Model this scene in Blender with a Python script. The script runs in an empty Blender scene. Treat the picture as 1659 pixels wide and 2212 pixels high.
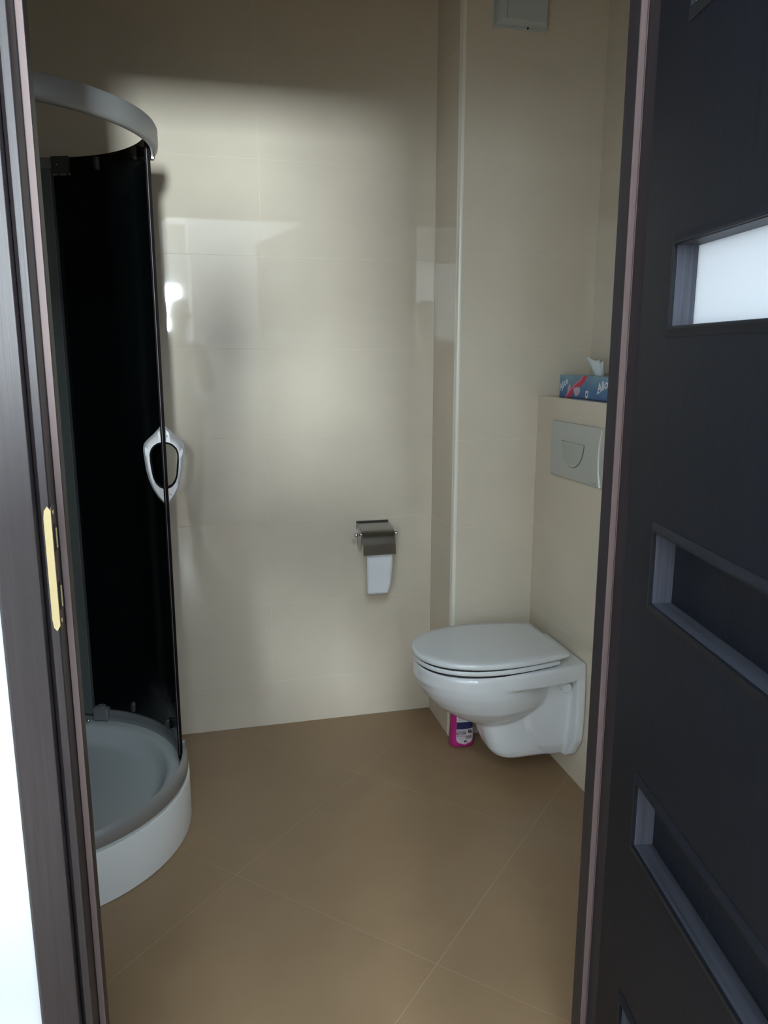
import bpy, math, random
from mathutils import Vector, Matrix

# ------------------------------------------------------------------ camera
scene = bpy.context.scene
COL = scene.collection
PX_F = 1682.7
PITCH, ROLL, YAW = 0.200518, -0.001185, 0.245445
CAM_H = 1.356


def setup_camera():
    cp, sp, cw, sw = math.cos(PITCH), math.sin(PITCH), math.cos(YAW), math.sin(YAW)
    F = Vector((sw * cp, cw * cp, -sp))
    Rt = Vector((cw, -sw, 0))
    Dn = F.cross(Rt)
    R2 = math.cos(ROLL) * Rt + math.sin(ROLL) * Dn
    D2 = -math.sin(ROLL) * Rt + math.cos(ROLL) * Dn
    cam = bpy.data.cameras.new('camera')
    cam.sensor_fit = 'VERTICAL'
    cam.sensor_height = 24
    cam.sensor_width = 24
    cam.lens = PX_F * 24 / 2212
    cam.clip_start = 0.02
    ob = bpy.data.objects.new('camera', cam)
    m = Matrix((R2, -D2, -F)).transposed().to_4x4()
    m.translation = (0, 0, CAM_H)
    ob.matrix_world = m
    COL.objects.link(ob)
    scene.camera = ob


setup_camera()

# ------------------------------------------------------------------ world, lights, exposure
world = bpy.data.worlds.new('world')
world.use_nodes = True
world.node_tree.nodes['Background'].inputs[0].default_value = (0.75, 0.87, 1.0, 1)
world.node_tree.nodes['Background'].inputs[1].default_value = 0.9
scene.world = world


def area(name, loc, target, sx, sy, power, color):
    l = bpy.data.lights.new(name, 'AREA')
    l.shape = 'RECTANGLE'
    l.size, l.size_y = sx, sy
    l.energy = power
    l.color = color
    o = bpy.data.objects.new(name, l)
    o.location = loc
    d = Vector(target) - Vector(loc)
    o.rotation_euler = d.to_track_quat('-Z', 'Y').to_euler()
    COL.objects.link(o)
    return o


# daylight in the corridor openings; the high rear one is an added fill
area('window_daylight', (-0.20, -3.12, 1.82), (-0.20, 0, 1.82), 0.30, 0.42, 300, (0.86, 0.965, 1.0))
area('skylight_daylight', (0.20, -0.45, 2.62), (0.20, -0.45, 0), 0.90, 0.60, 42, (0.76, 0.90, 1.0))
area('added_rear_fill', (-0.98, -3.12, 1.92), (-0.98, 0, 1.92), 0.86, 0.80, 50, (0.78, 0.91, 1.0))  # fill lamp added high at the rear to brighten the bathroom
area('corridor_daylight', (2.30, -0.35, 1.45), (0, -0.35, 1.45), 0.9, 1.3, 30, (0.76, 0.89, 1.0))

scene.view_settings.view_transform = 'Standard'
scene.view_settings.look = 'None'
scene.view_settings.exposure = 0.0
scene.view_settings.gamma = 1.0
scene.view_settings.use_curve_mapping = False
scene.cycles.use_denoising = True
scene.cycles.max_bounces = 10
scene.cycles.diffuse_bounces = 6
scene.cycles.glossy_bounces = 5
scene.cycles.caustics_reflective = False
scene.cycles.caustics_refractive = False
scene.cycles.sample_clamp_indirect = 4.0

rng = random.Random(7)


# ------------------------------------------------------------------ materials
def nodes_of(name):
    m = bpy.data.materials.new(name)
    m.use_nodes = True
    return m, m.node_tree, m.node_tree.nodes['Principled BSDF']


def simple(name, col, rough=0.5, metal=0.0, spec=0.5, coat=0.0, bump=None, vary=0.0, scale=8.0):
    m, t, b = nodes_of(name)
    b.inputs['Base Color'].default_value = (*col, 1)
    b.inputs['Roughness'].default_value = rough
    b.inputs['Metallic'].default_value = metal
    b.inputs['Specular IOR Level'].default_value = spec
    b.inputs['Coat Weight'].default_value = coat
    b.inputs['Coat Roughness'].default_value = 0.05
    tc = t.nodes.new('ShaderNodeTexCoord')
    n = t.nodes.new('ShaderNodeTexNoise')
    n.inputs['Scale'].default_value = scale
    n.inputs['Detail'].default_value = 4
    t.links.new(tc.outputs['Object'], n.inputs['Vector'])
    if vary:
        r = t.nodes.new('ShaderNodeValToRGB')
        r.color_ramp.elements[0].position = 0.3
        r.color_ramp.elements[1].position = 0.7
        r.color_ramp.elements[0].color = (*[c * (1 - vary) for c in col], 1)
        r.color_ramp.elements[1].color = (*[min(1, c * (1 + vary)) for c in col], 1)
        t.links.new(n.outputs['Fac'], r.inputs['Fac'])
        t.links.new(r.outputs['Color'], b.inputs['Base Color'])
    if bump:
        n2 = t.nodes.new('ShaderNodeTexNoise')
        n2.inputs['Scale'].default_value = bump[0]
        n2.inputs['Detail'].default_value = 3
        t.links.new(tc.outputs['Object'], n2.inputs['Vector'])
        bp = t.nodes.new('ShaderNodeBump')
        bp.inputs['Strength'].default_value = bump[1]
        bp.inputs['Distance'].default_value = 0.001
        t.links.new(n2.outputs['Fac'], bp.inputs['Height'])
        t.links.new(bp.outputs['Normal'], b.inputs['Normal'])
    return m


def wood(name, c0, c1, rough=0.42, axis=2, spec=0.5):
    """dark laminate with fine grain running along one axis (object coordinates)"""
    m, t, b = nodes_of(name)
    tc = t.nodes.new('ShaderNodeTexCoord')
    mp = t.nodes.new('ShaderNodeMapping')
    s = [260, 260, 260]
    s[axis] = 3.5
    mp.inputs['Scale'].default_value = s
    n = t.nodes.new('ShaderNodeTexNoise')
    n.inputs['Scale'].default_value = 1.0
    n.inputs['Detail'].default_value = 5
    n.inputs['Roughness'].default_value = 0.65
    r = t.nodes.new('ShaderNodeValToRGB')
    r.color_ramp.elements[0].position = 0.3
    r.color_ramp.elements[1].position = 0.72
    r.color_ramp.elements[0].color = (*c0, 1)
    r.color_ramp.elements[1].color = (*c1, 1)
    bp = t.nodes.new('ShaderNodeBump')
    bp.inputs['Strength'].default_value = 0.25
    bp.inputs['Distance'].default_value = 0.0006
    t.links.new(tc.outputs['Object'], mp.inputs['Vector'])
    t.links.new(mp.outputs['Vector'], n.inputs['Vector'])
    t.links.new(n.outputs['Fac'], r.inputs['Fac'])
    t.links.new(r.outputs['Color'], b.inputs['Base Color'])
    t.links.new(n.outputs['Fac'], bp.inputs['Height'])
    t.links.new(bp.outputs['Normal'], b.inputs['Normal'])
    b.inputs['Roughness'].default_value = rough
    b.inputs['Specular IOR Level'].default_value = spec
    return m


M = {}
M['tile'] = simple('wall_tile_glaze', (0.665, 0.60, 0.495), rough=0.035, spec=0.42, vary=0.03, scale=5)
M['grout'] = simple('wall_grout', (0.72, 0.67, 0.57), rough=0.85)
M['floor_tile'] = simple('floor_tile_glaze', (0.290, 0.195, 0.112), rough=0.34, spec=0.42, vary=0.05, scale=6, bump=(320, 0.12))
M['floor_grout'] = simple('floor_grout', (0.40, 0.315, 0.215), rough=0.9)
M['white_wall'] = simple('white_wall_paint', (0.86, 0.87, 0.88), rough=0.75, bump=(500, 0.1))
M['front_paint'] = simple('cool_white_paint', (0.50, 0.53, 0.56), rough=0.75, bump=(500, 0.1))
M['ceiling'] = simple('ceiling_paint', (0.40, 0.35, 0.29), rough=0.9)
M['leaf'] = wood('dark_door_laminate', (0.0034, 0.0042, 0.0068), (0.0085, 0.0100, 0.0155), rough=0.5, spec=0.20)
M['leaf_h'] = wood('dark_door_laminate_across', (0.0034, 0.0042, 0.0068), (0.0085, 0.0100, 0.0155), rough=0.5, axis=0, spec=0.30)
M['frame'] = wood('dark_frame_laminate', (0.018, 0.0145, 0.0165), (0.029, 0.024, 0.027), rough=0.42, spec=0.32)
M['lit_edge'] = wood('lit_recess_edging', (0.022, 0.024, 0.033), (0.052, 0.057, 0.074), rough=0.5, axis=0, spec=0.4)  # paler than the leaf: light on the recess faces painted in
M['lit_edge_v'] = wood('lit_recess_edging_upright', (0.030, 0.033, 0.045), (0.072, 0.077, 0.100), rough=0.5, axis=2, spec=0.4)  # uprights paler still, as the more strongly lit faces
M['gasket'] = simple('mauve_rubber_seal', (0.150, 0.106, 0.104), rough=0.6)
M['brass'] = simple('satin_brass', (0.44, 0.36, 0.19), rough=0.45, metal=0.35)
M['brass_shade'] = simple('shaded_brass', (0.10, 0.065, 0.045), rough=0.5, metal=0.4)  # same brass, darkened in colour for the plate's shaded side
M['black'] = simple('black_hole', (0.008, 0.007, 0.007), rough=0.8)
M['alu'] = simple('brushed_aluminium', (0.36, 0.37, 0.375), rough=0.42, metal=0.45, bump=(900, 0.1))
M['alu_dark'] = simple('dark_aluminium', (0.10, 0.105, 0.105), rough=0.42, metal=0.5)
M['post'] = simple('grey_post_aluminium', (0.17, 0.185, 0.18), rough=0.5, metal=0.2)
M['glass_black'] = simple('black_tinted_glass', (0.0032, 0.0050, 0.0056), rough=0.12, spec=0.2)
M['seal'] = simple('dark_magnetic_seal', (0.006, 0.0045, 0.005), rough=0.7, spec=0.12)
M['seal_edge'] = simple('pale_seal_edge', (0.30, 0.25, 0.25), rough=0.5)
M['chrome'] = simple('chrome', (0.86, 0.87, 0.89), rough=0.10, metal=1.0)
M['chrome_soft'] = simple('chrome_plastic', (0.74, 0.76, 0.79), rough=0.25, metal=0.55)
M['acrylic'] = simple('white_acrylic', (0.86, 0.89, 0.90), rough=0.28, spec=0.5)
M['acrylic_in'] = simple('tray_basin_acrylic', (0.60, 0.64, 0.635), rough=0.5, spec=0.4, bump=(700, 0.25))
M['ceramic'] = simple('white_ceramic', (0.72, 0.755, 0.79), rough=0.10, spec=0.55)
M['seat'] = simple('white_seat_plastic', (0.70, 0.735, 0.765), rough=0.16, spec=0.5)
M['plate'] = simple('matt_chrome_plastic', (0.50, 0.52, 0.50), rough=0.34, metal=0.25)
M['button'] = simple('matt_chrome_button', (0.44, 0.48, 0.455), rough=0.30, metal=0.3)
M['steel'] = simple('polished_steel', (0.44, 0.445, 0.46), rough=0.20, metal=1.0)
M['paper'] = simple('toilet_paper', (0.80, 0.84, 0.88), rough=0.95, bump=(600, 0.3))
M['tissue'] = simple('tissue_paper', (0.66, 0.72, 0.74), rough=0.95)
M['pink'] = simple('pink_bottle_plastic', (0.50, 0.022, 0.22), rough=0.28)
M['label_white'] = simple('label_white', (0.72, 0.66, 0.72), rough=0.5)
M['navy'] = simple('label_navy', (0.02, 0.025, 0.11), rough=0.5)
M['ink'] = simple('black_ink', (0.015, 0.015, 0.02), rough=0.6)
M['grey_ink'] = simple('grey_ink', (0.30, 0.28, 0.31), rough=0.6)
M['fan'] = simple('white_fan_plastic', (0.50, 0.55, 0.54), rough=0.5)
M['trim'] = simple('cream_edge_trim', (0.80, 0.79, 0.70), rough=0.25)
M['red_print'] = simple('crimson_print', (0.58, 0.035, 0.09), rough=0.5)
M['rose_print'] = simple('rose_print', (0.60, 0.22, 0.30), rough=0.5)
M['white_print'] = simple('white_print', (0.80, 0.85, 0.92), rough=0.5)
M['lilac_print'] = simple('lilac_print', (0.55, 0.48, 0.60), rough=0.5)


def frosted():
    m = bpy.data.materials.new('frosted_glass')
    m.use_nodes = True
    t = m.node_tree
    t.nodes.clear()
    out = t.nodes.new('ShaderNodeOutputMaterial')
    tr = t.nodes.new('ShaderNodeBsdfTranslucent')
    tr.inputs['Color'].default_value = (0.88, 0.88, 0.89, 1)
    df = t.nodes.new('ShaderNodeBsdfDiffuse')
    df.inputs['Color'].default_value = (0.60, 0.65, 0.70, 1)
    gl = t.nodes.new('ShaderNodeBsdfGlossy')
    gl.inputs['Roughness'].default_value = 0.25
    a = t.nodes.new('ShaderNodeMixShader')
    a.inputs[0].default_value = 0.25
    b = t.nodes.new('ShaderNodeMixShader')
    b.inputs[0].default_value = 0.04
    t.links.new(tr.outputs[0], a.inputs[1])
    t.links.new(df.outputs[0], a.inputs[2])
    t.links.new(a.outputs[0], b.inputs[1])
    t.links.new(gl.outputs[0], b.inputs[2])
    t.links.new(b.outputs[0], out.inputs['Surface'])
    return m


M['frosted'] = frosted()


def box_print():
    """blue of the tissue box, paler towards its top (printed design)"""
    m, t, b = nodes_of('tissue_box_print')
    tc = t.nodes.new('ShaderNodeTexCoord')
    sp = t.nodes.new('ShaderNodeSeparateXYZ')
    n = t.nodes.new('ShaderNodeTexNoise')
    n.inputs['Scale'].default_value = 14
    ad = t.nodes.new('ShaderNodeMath')
    ad.operation = 'MULTIPLY_ADD'
    ad.inputs[1].default_value = 9.0
    r = t.nodes.new('ShaderNodeValToRGB')
    r.color_ramp.elements[0].position = 0.15
    r.color_ramp.elements[0].color = (0.02, 0.06, 0.26, 1)
    r.color_ramp.elements[1].position = 1.0
    r.color_ramp.elements[1].color = (0.20, 0.36, 0.46, 1)
    e = r.color_ramp.elements.new(0.55)
    e.color = (0.045, 0.17, 0.36, 1)
    mu = t.nodes.new('ShaderNodeMath')
    mu.operation = 'MULTIPLY'
    mu.inputs[1].default_value = 0.6
    t.links.new(tc.outputs['Object'], sp.inputs[0])
    t.links.new(tc.outputs['Object'], n.inputs['Vector'])
    t.links.new(n.outputs['Fac'], mu.inputs[0])
    t.links.new(sp.outputs['Z'], ad.inputs[0])
    t.links.new(mu.outputs[0], ad.inputs[2])
    t.links.new(ad.outputs[0], r.inputs['Fac'])
    t.links.new(r.outputs['Color'], b.inputs['Base Color'])
    b.inputs['Roughness'].default_value = 0.35
    return m


M['box_print'] = box_print()


# ------------------------------------------------------------------ helpers
def link(name, me, mat, parent=None, smooth=False, loc=None):
    o = bpy.data.objects.new(name, me)
    if mat is not None and not me.materials:
        me.materials.append(mat)
    if smooth:
        for p in me.polygons:
            p.use_smooth = True
    COL.objects.link(o)
    if parent is not None:
        o.parent = parent
    if loc is not None:
        o.location = loc
    return o


def bevel(o, w, seg=2, angle=35):
    b = o.modifiers.new('bevel', 'BEVEL')
    b.width = w
    b.segments = seg
    b.limit_method = 'ANGLE'
    b.angle_limit = math.radians(angle)
    b.harden_normals = False
    for p in o.data.polygons:
        p.use_smooth = True
    wn = o.modifiers.new('wn', 'WEIGHTED_NORMAL')
    wn.keep_sharp = True
    return o


class MB:
    def __init__(s):
        s.v, s.f = [], []

    def quad_box(s, p):
        n = len(s.v)
        s.v += p
        s.f += [tuple(n + i for i in q) for q in ((0, 3, 2, 1), (4, 5, 6, 7), (0, 1, 5, 4), (1, 2, 6, 5), (2, 3, 7, 6), (3, 0, 4, 7))]
        return s

    def box(s, x0, x1, y0, y1, z0, z1):
        x0, x1 = min(x0, x1), max(x0, x1)
        y0, y1 = min(y0, y1), max(y0, y1)
        z0, z1 = min(z0, z1), max(z0, z1)
        return s.quad_box([(x0, y0, z0), (x1, y0, z0), (x1, y1, z0), (x0, y1, z0), (x0, y0, z1), (x1, y0, z1), (x1, y1, z1), (x0, y1, z1)])

    def prism(s, pts, fn):
        """extrude a closed 2-D outline: fn(p, k) -> 3-D point, k = 0 or 1"""
        n, m = len(s.v), len(pts)
        s.v += [fn(p, 0) for p in pts] + [fn(p, 1) for p in pts]
        s.f.append(tuple(n + i for i in range(m))[::-1])
        s.f.append(tuple(n + m + i for i in range(m)))
        for i in range(m):
            j = (i + 1) % m
            s.f.append((n + i, n + j, n + m + j, n + m + i))
        return s

    def rings(s, rings, cap0=True, cap1=True, closed=True):
        n, m = len(s.v), len(rings[0])
        for r in rings:
            s.v += list(r)
        for k in range(len(rings) - 1):
            for i in range(m if closed else m - 1):
                j = (i + 1) % m
                s.f.append((n + k * m + i, n + k * m + j, n + (k + 1) * m + j, n + (k + 1) * m + i))
        if cap0:
            s.f.append(tuple(n + i for i in range(m))[::-1])
        if cap1:
            s.f.append(tuple(n + (len(rings) - 1) * m + i for i in range(m)))
        return s

    def cyl(s, c, axis, r, h, seg=24, r2=None):
        a = Vector(axis).normalized()
        u = a.orthogonal().normalized()
        w = a.cross(u)
        c = Vector(c)
        r2 = r if r2 is None else r2
        R = []
        for k, rr in ((0, r), (1, r2)):
            R.append([tuple(c + a * h * k + (u * math.cos(2 * math.pi * i / seg) + w * math.sin(2 * math.pi * i / seg)) * rr) for i in range(seg)])
        return s.rings(R)

    def lathe(s, c, axis, prof, seg=24):
        """prof = [(distance along axis, radius)]"""
        a = Vector(axis).normalized()
        u = a.orthogonal().normalized()
        w = a.cross(u)
        c = Vector(c)
        R = [[tuple(c + a * d + (u * math.cos(2 * math.pi * i / seg) + w * math.sin(2 * math.pi * i / seg)) * r) for i in range(seg)] for d, r in prof]
        return s.rings(R)

    def mesh(s, name='m'):
        me = bpy.data.meshes.new(name)
        me.from_pydata(s.v, [], s.f)
        me.validate()
        me.update()
        return fixn(me)

    def build(s, name, mat, parent=None, bev=0, seg=2, smooth=False, loc=None):
        o = link(name, s.mesh(name), mat, parent, smooth, loc)
        if bev:
            bevel(o, bev, seg)
        return o


def fixn(me):
    import bmesh
    b = bmesh.new()
    b.from_mesh(me)
    bmesh.ops.recalc_face_normals(b, faces=b.faces)
    b.to_mesh(me)
    b.free()
    return me


def thing(name, label, cat, loc=(0, 0, 0), rz=0.0, group=None, kind=None):
    o = bpy.data.objects.new(name, None)
    o.empty_display_size = 0.05
    o.location = loc
    o.rotation_euler = (0, 0, rz)
    COL.objects.link(o)
    o['label'] = label
    o['category'] = cat
    if group:
        o['group'] = group
    if kind:
        o['kind'] = kind
    return o


def struct(name, mb, mat, label=None, bev=0):
    o = mb.build(name, mat, None, bev=bev)
    o['kind'] = 'structure'
    if label:
        o['label'] = label
    return o


def auto_smooth(o, deg=35):
    import bmesh
    me = o.data
    b = bmesh.new()
    b.from_mesh(me)
    for e in b.edges:
        e.smooth = not (len(e.link_faces) == 2 and e.calc_face_angle(0) > math.radians(deg))
    for f in b.faces:
        f.smooth = True
    b.to_mesh(me)
    b.free()
    return o


def text_mesh(txt, size, shear=0.0, bold=0.0, extrude=0.0002):
    cu = bpy.data.curves.new('text', 'FONT')
    cu.body = txt
    cu.size = size
    cu.shear = shear
    cu.offset = bold
    cu.extrude = extrude
    cu.align_x = 'CENTER'
    cu.align_y = 'CENTER'
    cu.resolution_u = 3
    o = bpy.data.objects.new('text', cu)
    COL.objects.link(o)
    dg = bpy.context.evaluated_depsgraph_get()
    me = bpy.data.meshes.new_from_object(o.evaluated_get(dg))
    bpy.data.objects.remove(o)
    me.materials.clear()
    return me


# ------------------------------------------------------------------ key dimensions
DB = 2.7075            # back wall face (y)
XS = 0.859             # left face of the boxed pipe chase
YC = 2.465             # front face of the chase
XR = 1.346             # right wall
XC = 1.157             # front face of the cistern boxing
ZC = 1.218             # its top
XL = -0.97             # left wall
YW0, YW1 = 1.02, 1.092  # wall with the doorway (corridor face, bathroom face)
HC = 2.58              # ceiling
JX0, JX1 = -0.1623, 0.6315   # clear opening between the linings
JY = 1.100
ZH = 2.035             # head of the opening
Z0, TH = 0.171, 0.30   # tile courses

# ------------------------------------------------------------------ tiled surfaces


def tile_piece(u0, u1, v0, v1, parent, place, mat, t=0.006, ch=0.0004, tilt=0.0):
    """one tile with chamfered edge; place(u, v, w) -> point, w = height over the surface (0 = face)"""
    bm = MB()
    ring = lambda d, w: [(u0 + d, v0 + d, w), (u1 - d, v0 + d, w), (u1 - d, v1 - d, w), (u0 + d, v1 - d, w)]
    cu, cv = (u0 + u1) / 2, (v0 + v1) / 2
    a, b = rng.uniform(-tilt, tilt), rng.uniform(-tilt, tilt)
    R = []
    for d, w in ((0, -t), (0, -ch), (ch, 0)):
        R.append([place(p[0], p[1], p[2] + (p[0] - cu) * a + (p[1] - cv) * b) for p in ring(d, w)])
    bm.rings(R, cap0=False)
    return bm.build('tile', mat, parent)


def tile_surface(parent, place, us, vs, gap=0.0014, tilt=0.0012, skip=None):
    for i in range(len(us) - 1):
        for j in range(len(vs) - 1):
            if us[i + 1] - us[i] < 0.004 or vs[j + 1] - vs[j] < 0.004:
                continue
            if skip and skip((us[i] + us[i + 1]) / 2, (vs[j] + vs[j + 1]) / 2):
                continue
            g = gap / 2
            tile_piece(us[i] + g, us[i + 1] - g, vs[j] + g, vs[j + 1] - g, parent, place, M['tile'], tilt=tilt)


def courses(z1, z0=0.0):
    zs = [z0]
    z = Z0
    while z < z1 - 0.004:
        if z > z0 + 0.004:
            zs.append(z)
        z += TH
    return zs + [z1]


GB = 0.0007  # grout sits this far behind the tile faces
wb = struct('wall_back', MB().box(XL - 0.1, XR + 0.1, DB + GB, DB + 0.12, 0, HC), M['grout'], 'glossy beige tiled back wall with the toilet paper holder')
tile_surface(wb, lambda u, v, w: (u, DB - w, v), [XL, XS - 1.8, XS - 1.2, XS - 0.6, XS - 0.0008], courses(HC))

wl = struct('wall_left', MB().box(XL - 0.1, XL - GB, YW0, DB + 0.1, 0, HC), M['grout'])
tile_surface(wl, lambda u, v, w: (XL + w, u, v), [YW1, DB - 1.2, DB - 0.6, DB], courses(HC))

wr = struct('wall_right', MB().box(XR + GB, XR + 0.1, YW0, DB + 0.1, 0, HC), M['grout'])
tile_surface(wr, lambda u, v, w: (XR - w, u, v), [YW1, YC - 1.2, YC - 0.6, YC], courses(HC))

wc = struct('wall_chase', MB().box(XS + GB, XR + 0.002, YC + GB, DB + 0.001, 0, HC), M['grout'], 'tiled pipe boxing rising in the back right corner')
tile_surface(wc, lambda u, v, w: (XS - w, u, v), [YC + 0.013, DB - 0.0008], courses(HC))
tile_surface(wc, lambda u, v, w: (u, YC - w, v), [XS + 0.013, XR], courses(HC))

tr = MB()
prof = [(0.0145, 0.0), (0.0145, 0.004)] + [(0.013 - 0.013 * math.sin(a), 0.013 - 0.013 * math.cos(a) - 0.0012) for a in [0]]
q = [(0.014, -0.0015)]
for k in range(7):
    a = math.pi / 2 * k / 6
    q.append((0.0115 - 0.0128 * math.sin(a), 0.0115 - 0.0128 * math.cos(a)))
q += [(-0.0013, 0.014), (0.014, 0.014)]
tr.prism(q, lambda p, k: (XS + p[0], YC + p[1], k * HC))
t = tr.build('trim_1', M['trim'])
auto_smooth(t, 40)
t['kind'] = 'structure'
t['label'] = 'cream rounded edge trim down the corner of the pipe boxing'

CY0 = 1.86
wk = struct('wall_cistern', MB().box(XC + GB, XR, CY0 + GB, YC, 0, ZC - GB), M['grout'], 'low tiled boxing behind the toilet with a ledge on top')
tile_surface(wk, lambda u, v, w: (XC - w, u, v), [CY0, YC], courses(ZC - 0.0008))
tile_surface(wk, lambda u, v, w: (u, v, ZC + w), [XC + 0.0008, XR], [CY0, YC])
tile_surface(wk, lambda u, v, w: (u, CY0 - w, v), [XC, XR], courses(ZC - 0.0008))

# wall with the doorway: two piers and a head
wf = MB()
OX0, OX1, OZ = JX0 - 0.03, JX1 + 0.035, ZH + 0.03
wf.box(-1.55, OX0, YW0, YW1 - GB, 0, HC)
wf.box(OX1, 2.4, YW0, YW1 - GB, 0, HC)
wf.box(OX0, OX1, YW0, YW1 - GB, OZ, HC)
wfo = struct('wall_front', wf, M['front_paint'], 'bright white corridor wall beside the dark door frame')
wi = lambda u, v, w: (u, YW1 + w, v)
tile_surface(wfo, wi, [XL, OX0 - 0.05], courses(HC))
tile_surface(wfo, wi, [OX1 + 0.06, XR], courses(HC))
tile_surface(wfo, wi, [OX0 - 0.05, OX1 + 0.06], [OZ + 0.06, 2.271, HC])

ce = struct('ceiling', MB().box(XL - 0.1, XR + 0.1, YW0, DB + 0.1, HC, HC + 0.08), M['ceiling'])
cc = MB()
cc.box(-1.6, 2.5, -3.2, -0.76, HC, HC + 0.08)
cc.box(-1.6, 2.5, -0.14, YW0, HC, HC + 0.08)
cc.box(-1.6, -0.26, -0.76, -0.14, HC, HC + 0.08)
cc.box(0.66, 2.5, -0.76, -0.14, HC, HC + 0.08)
struct('ceiling_corridor', cc, M['white_wall'])

# floor: slab, diagonal tiles
fl = struct('floor', MB().box(-1.6, 2.5, -3.2, DB + 0.1, -0.12, -0.0005), M['floor_grout'], 'brown tiles laid diagonally over the bathroom floor')


def clip(poly, xa, xb, ya, yb):
    def cut(P, inside, inter):
        out = []
        for i in range(len(P)):
            a, b = P[i - 1], P[i]
            if inside(b):
                if not inside(a):
                    out.append(inter(a, b))
                out.append(b)
            elif inside(a):
                out.append(inter(a, b))
        return out

    def ix(x):
        return lambda a, b: (x, a[1] + (b[1] - a[1]) * (x - a[0]) / (b[0] - a[0]))

    def iy(y):
        return lambda a, b: (a[0] + (b[0] - a[0]) * (y - a[1]) / (b[1] - a[1]), y)
    for ins, it in ((lambda p: p[0] >= xa, ix(xa)), (lambda p: p[0] <= xb, ix(xb)), (lambda p: p[1] >= ya, iy(ya)), (lambda p: p[1] <= yb, iy(yb))):
        poly = cut(poly, ins, it)
        if not poly:
            return []
    return poly


S2 = math.sqrt(2)
U0, V0, PT = 1.94 / S2, 0.963 / S2, 0.5975
for i in range(-7, 5):
    for j in range(-7, 6):
        u0, u1 = U0 + PT * i + 0.0010, U0 + PT * (i + 1) - 0.0010
        v0, v1 = V0 + PT * j + 0.0010, V0 + PT * (j + 1) - 0.0010
        sq = [((u - v) / S2, (u + v) / S2) for u, v in ((u0, v0), (u1, v0), (u1, v1), (u0, v1))]
        P = clip(sq, XL, XR, -1.0, DB)
        if len(P) < 3:
            continue
        ar = abs(sum(P[k - 1][0] * P[k][1] - P[k][0] * P[k - 1][1] for k in range(len(P)))) / 2
        if ar < 0.002:
            continue
        dz = rng.uniform(-0.0002, 0.0002)
        MB().prism(P, lambda p, k: (p[0], p[1], -0.008 + k * (0.008 + dz))).build('tile', M['floor_tile'], fl)

# ------------------------------------------------------------------ corridor shell behind the camera
WT = 0.10
struct('wall_corridor_left', MB().box(-1.6, -1.5, -3.1, YW0, 0, HC), M['white_wall'])
cr = MB()
cr.box(2.4, 2.5, -1.0, YW0, 0, 0.8)
cr.box(2.4, 2.5, -1.0, YW0, 2.1, HC)
cr.box(2.4, 2.5, -1.0, -0.8, 0.8, 2.1)
cr.box(2.4, 2.5, 0.1, YW0, 0.8, 2.1)
struct('wall_corridor_right', cr, M['white_wall'])
struct('added_wall_baffle', MB().box(0.06, 2.5, -1.1, -1.0, 0, HC), M['white_wall'])  # unseen partition, added so its edge softens the daylight falloff
rr = MB()
rr.box(-1.6, -1.43, -3.1, -3.0, 0, HC)
rr.box(-0.53, -0.38, -3.1, -3.0, 0, HC)
rr.box(-1.43, -0.53, -3.1, -3.0, 0, 1.48)
rr.box(-1.43, -0.53, -3.1, -3.0, 2.36, HC)
rr.box(-0.02, 0.2, -3.1, -3.0, 0, HC)
rr.box(-0.38, -0.02, -3.1, -3.0, 0, 1.58)
rr.box(-0.38, -0.02, -3.1, -3.0, 2.08, HC)
rr.box(0.06, 0.16, -3.0, -1.1, 0, HC)
struct('wall_rear_room', rr, M['white_wall'])


def window(name, place, w, z0, z1):
    """white frame with one glazing bar; place(a, d, z)"""
    f = MB()
    for a0, a1, b0, b1 in ((0, 0.03, z0, z1), (w - 0.03, w, z0, z1), (0.03, w - 0.03, z0, z0 + 0.03), (0.03, w - 0.03, z1 - 0.03, z1)):
        pts = [place(a, d, z) for z in (b0, b1) for a, d in ((a0, 0.02), (a1, 0.02), (a1, 0.07), (a0, 0.07))]
        f.quad_box(pts)
    o = f.build(name, M['acrylic'])
    o['kind'] = 'structure'
    return o


window('window_1', lambda a, d, z: (-0.38 + a, -3.0 - d, z), 0.36, 1.58, 2.08)
window('added_fill_frame', lambda a, d, z: (-1.43 + a, -3.0 - d, z), 0.90, 1.48, 2.36)  # frame of the opening added for the rear fill lamp
window('window_2', lambda a, d, z: (2.4 + d, -0.8 + a, z), 0.90, 0.80, 2.10)

# ------------------------------------------------------------------ door frame
tf = thing('trim_2', 'dark wood door frame around the bathroom doorway', 'door frame', kind='structure')
SY = 1.068   # face of the stop that carries the seal


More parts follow.
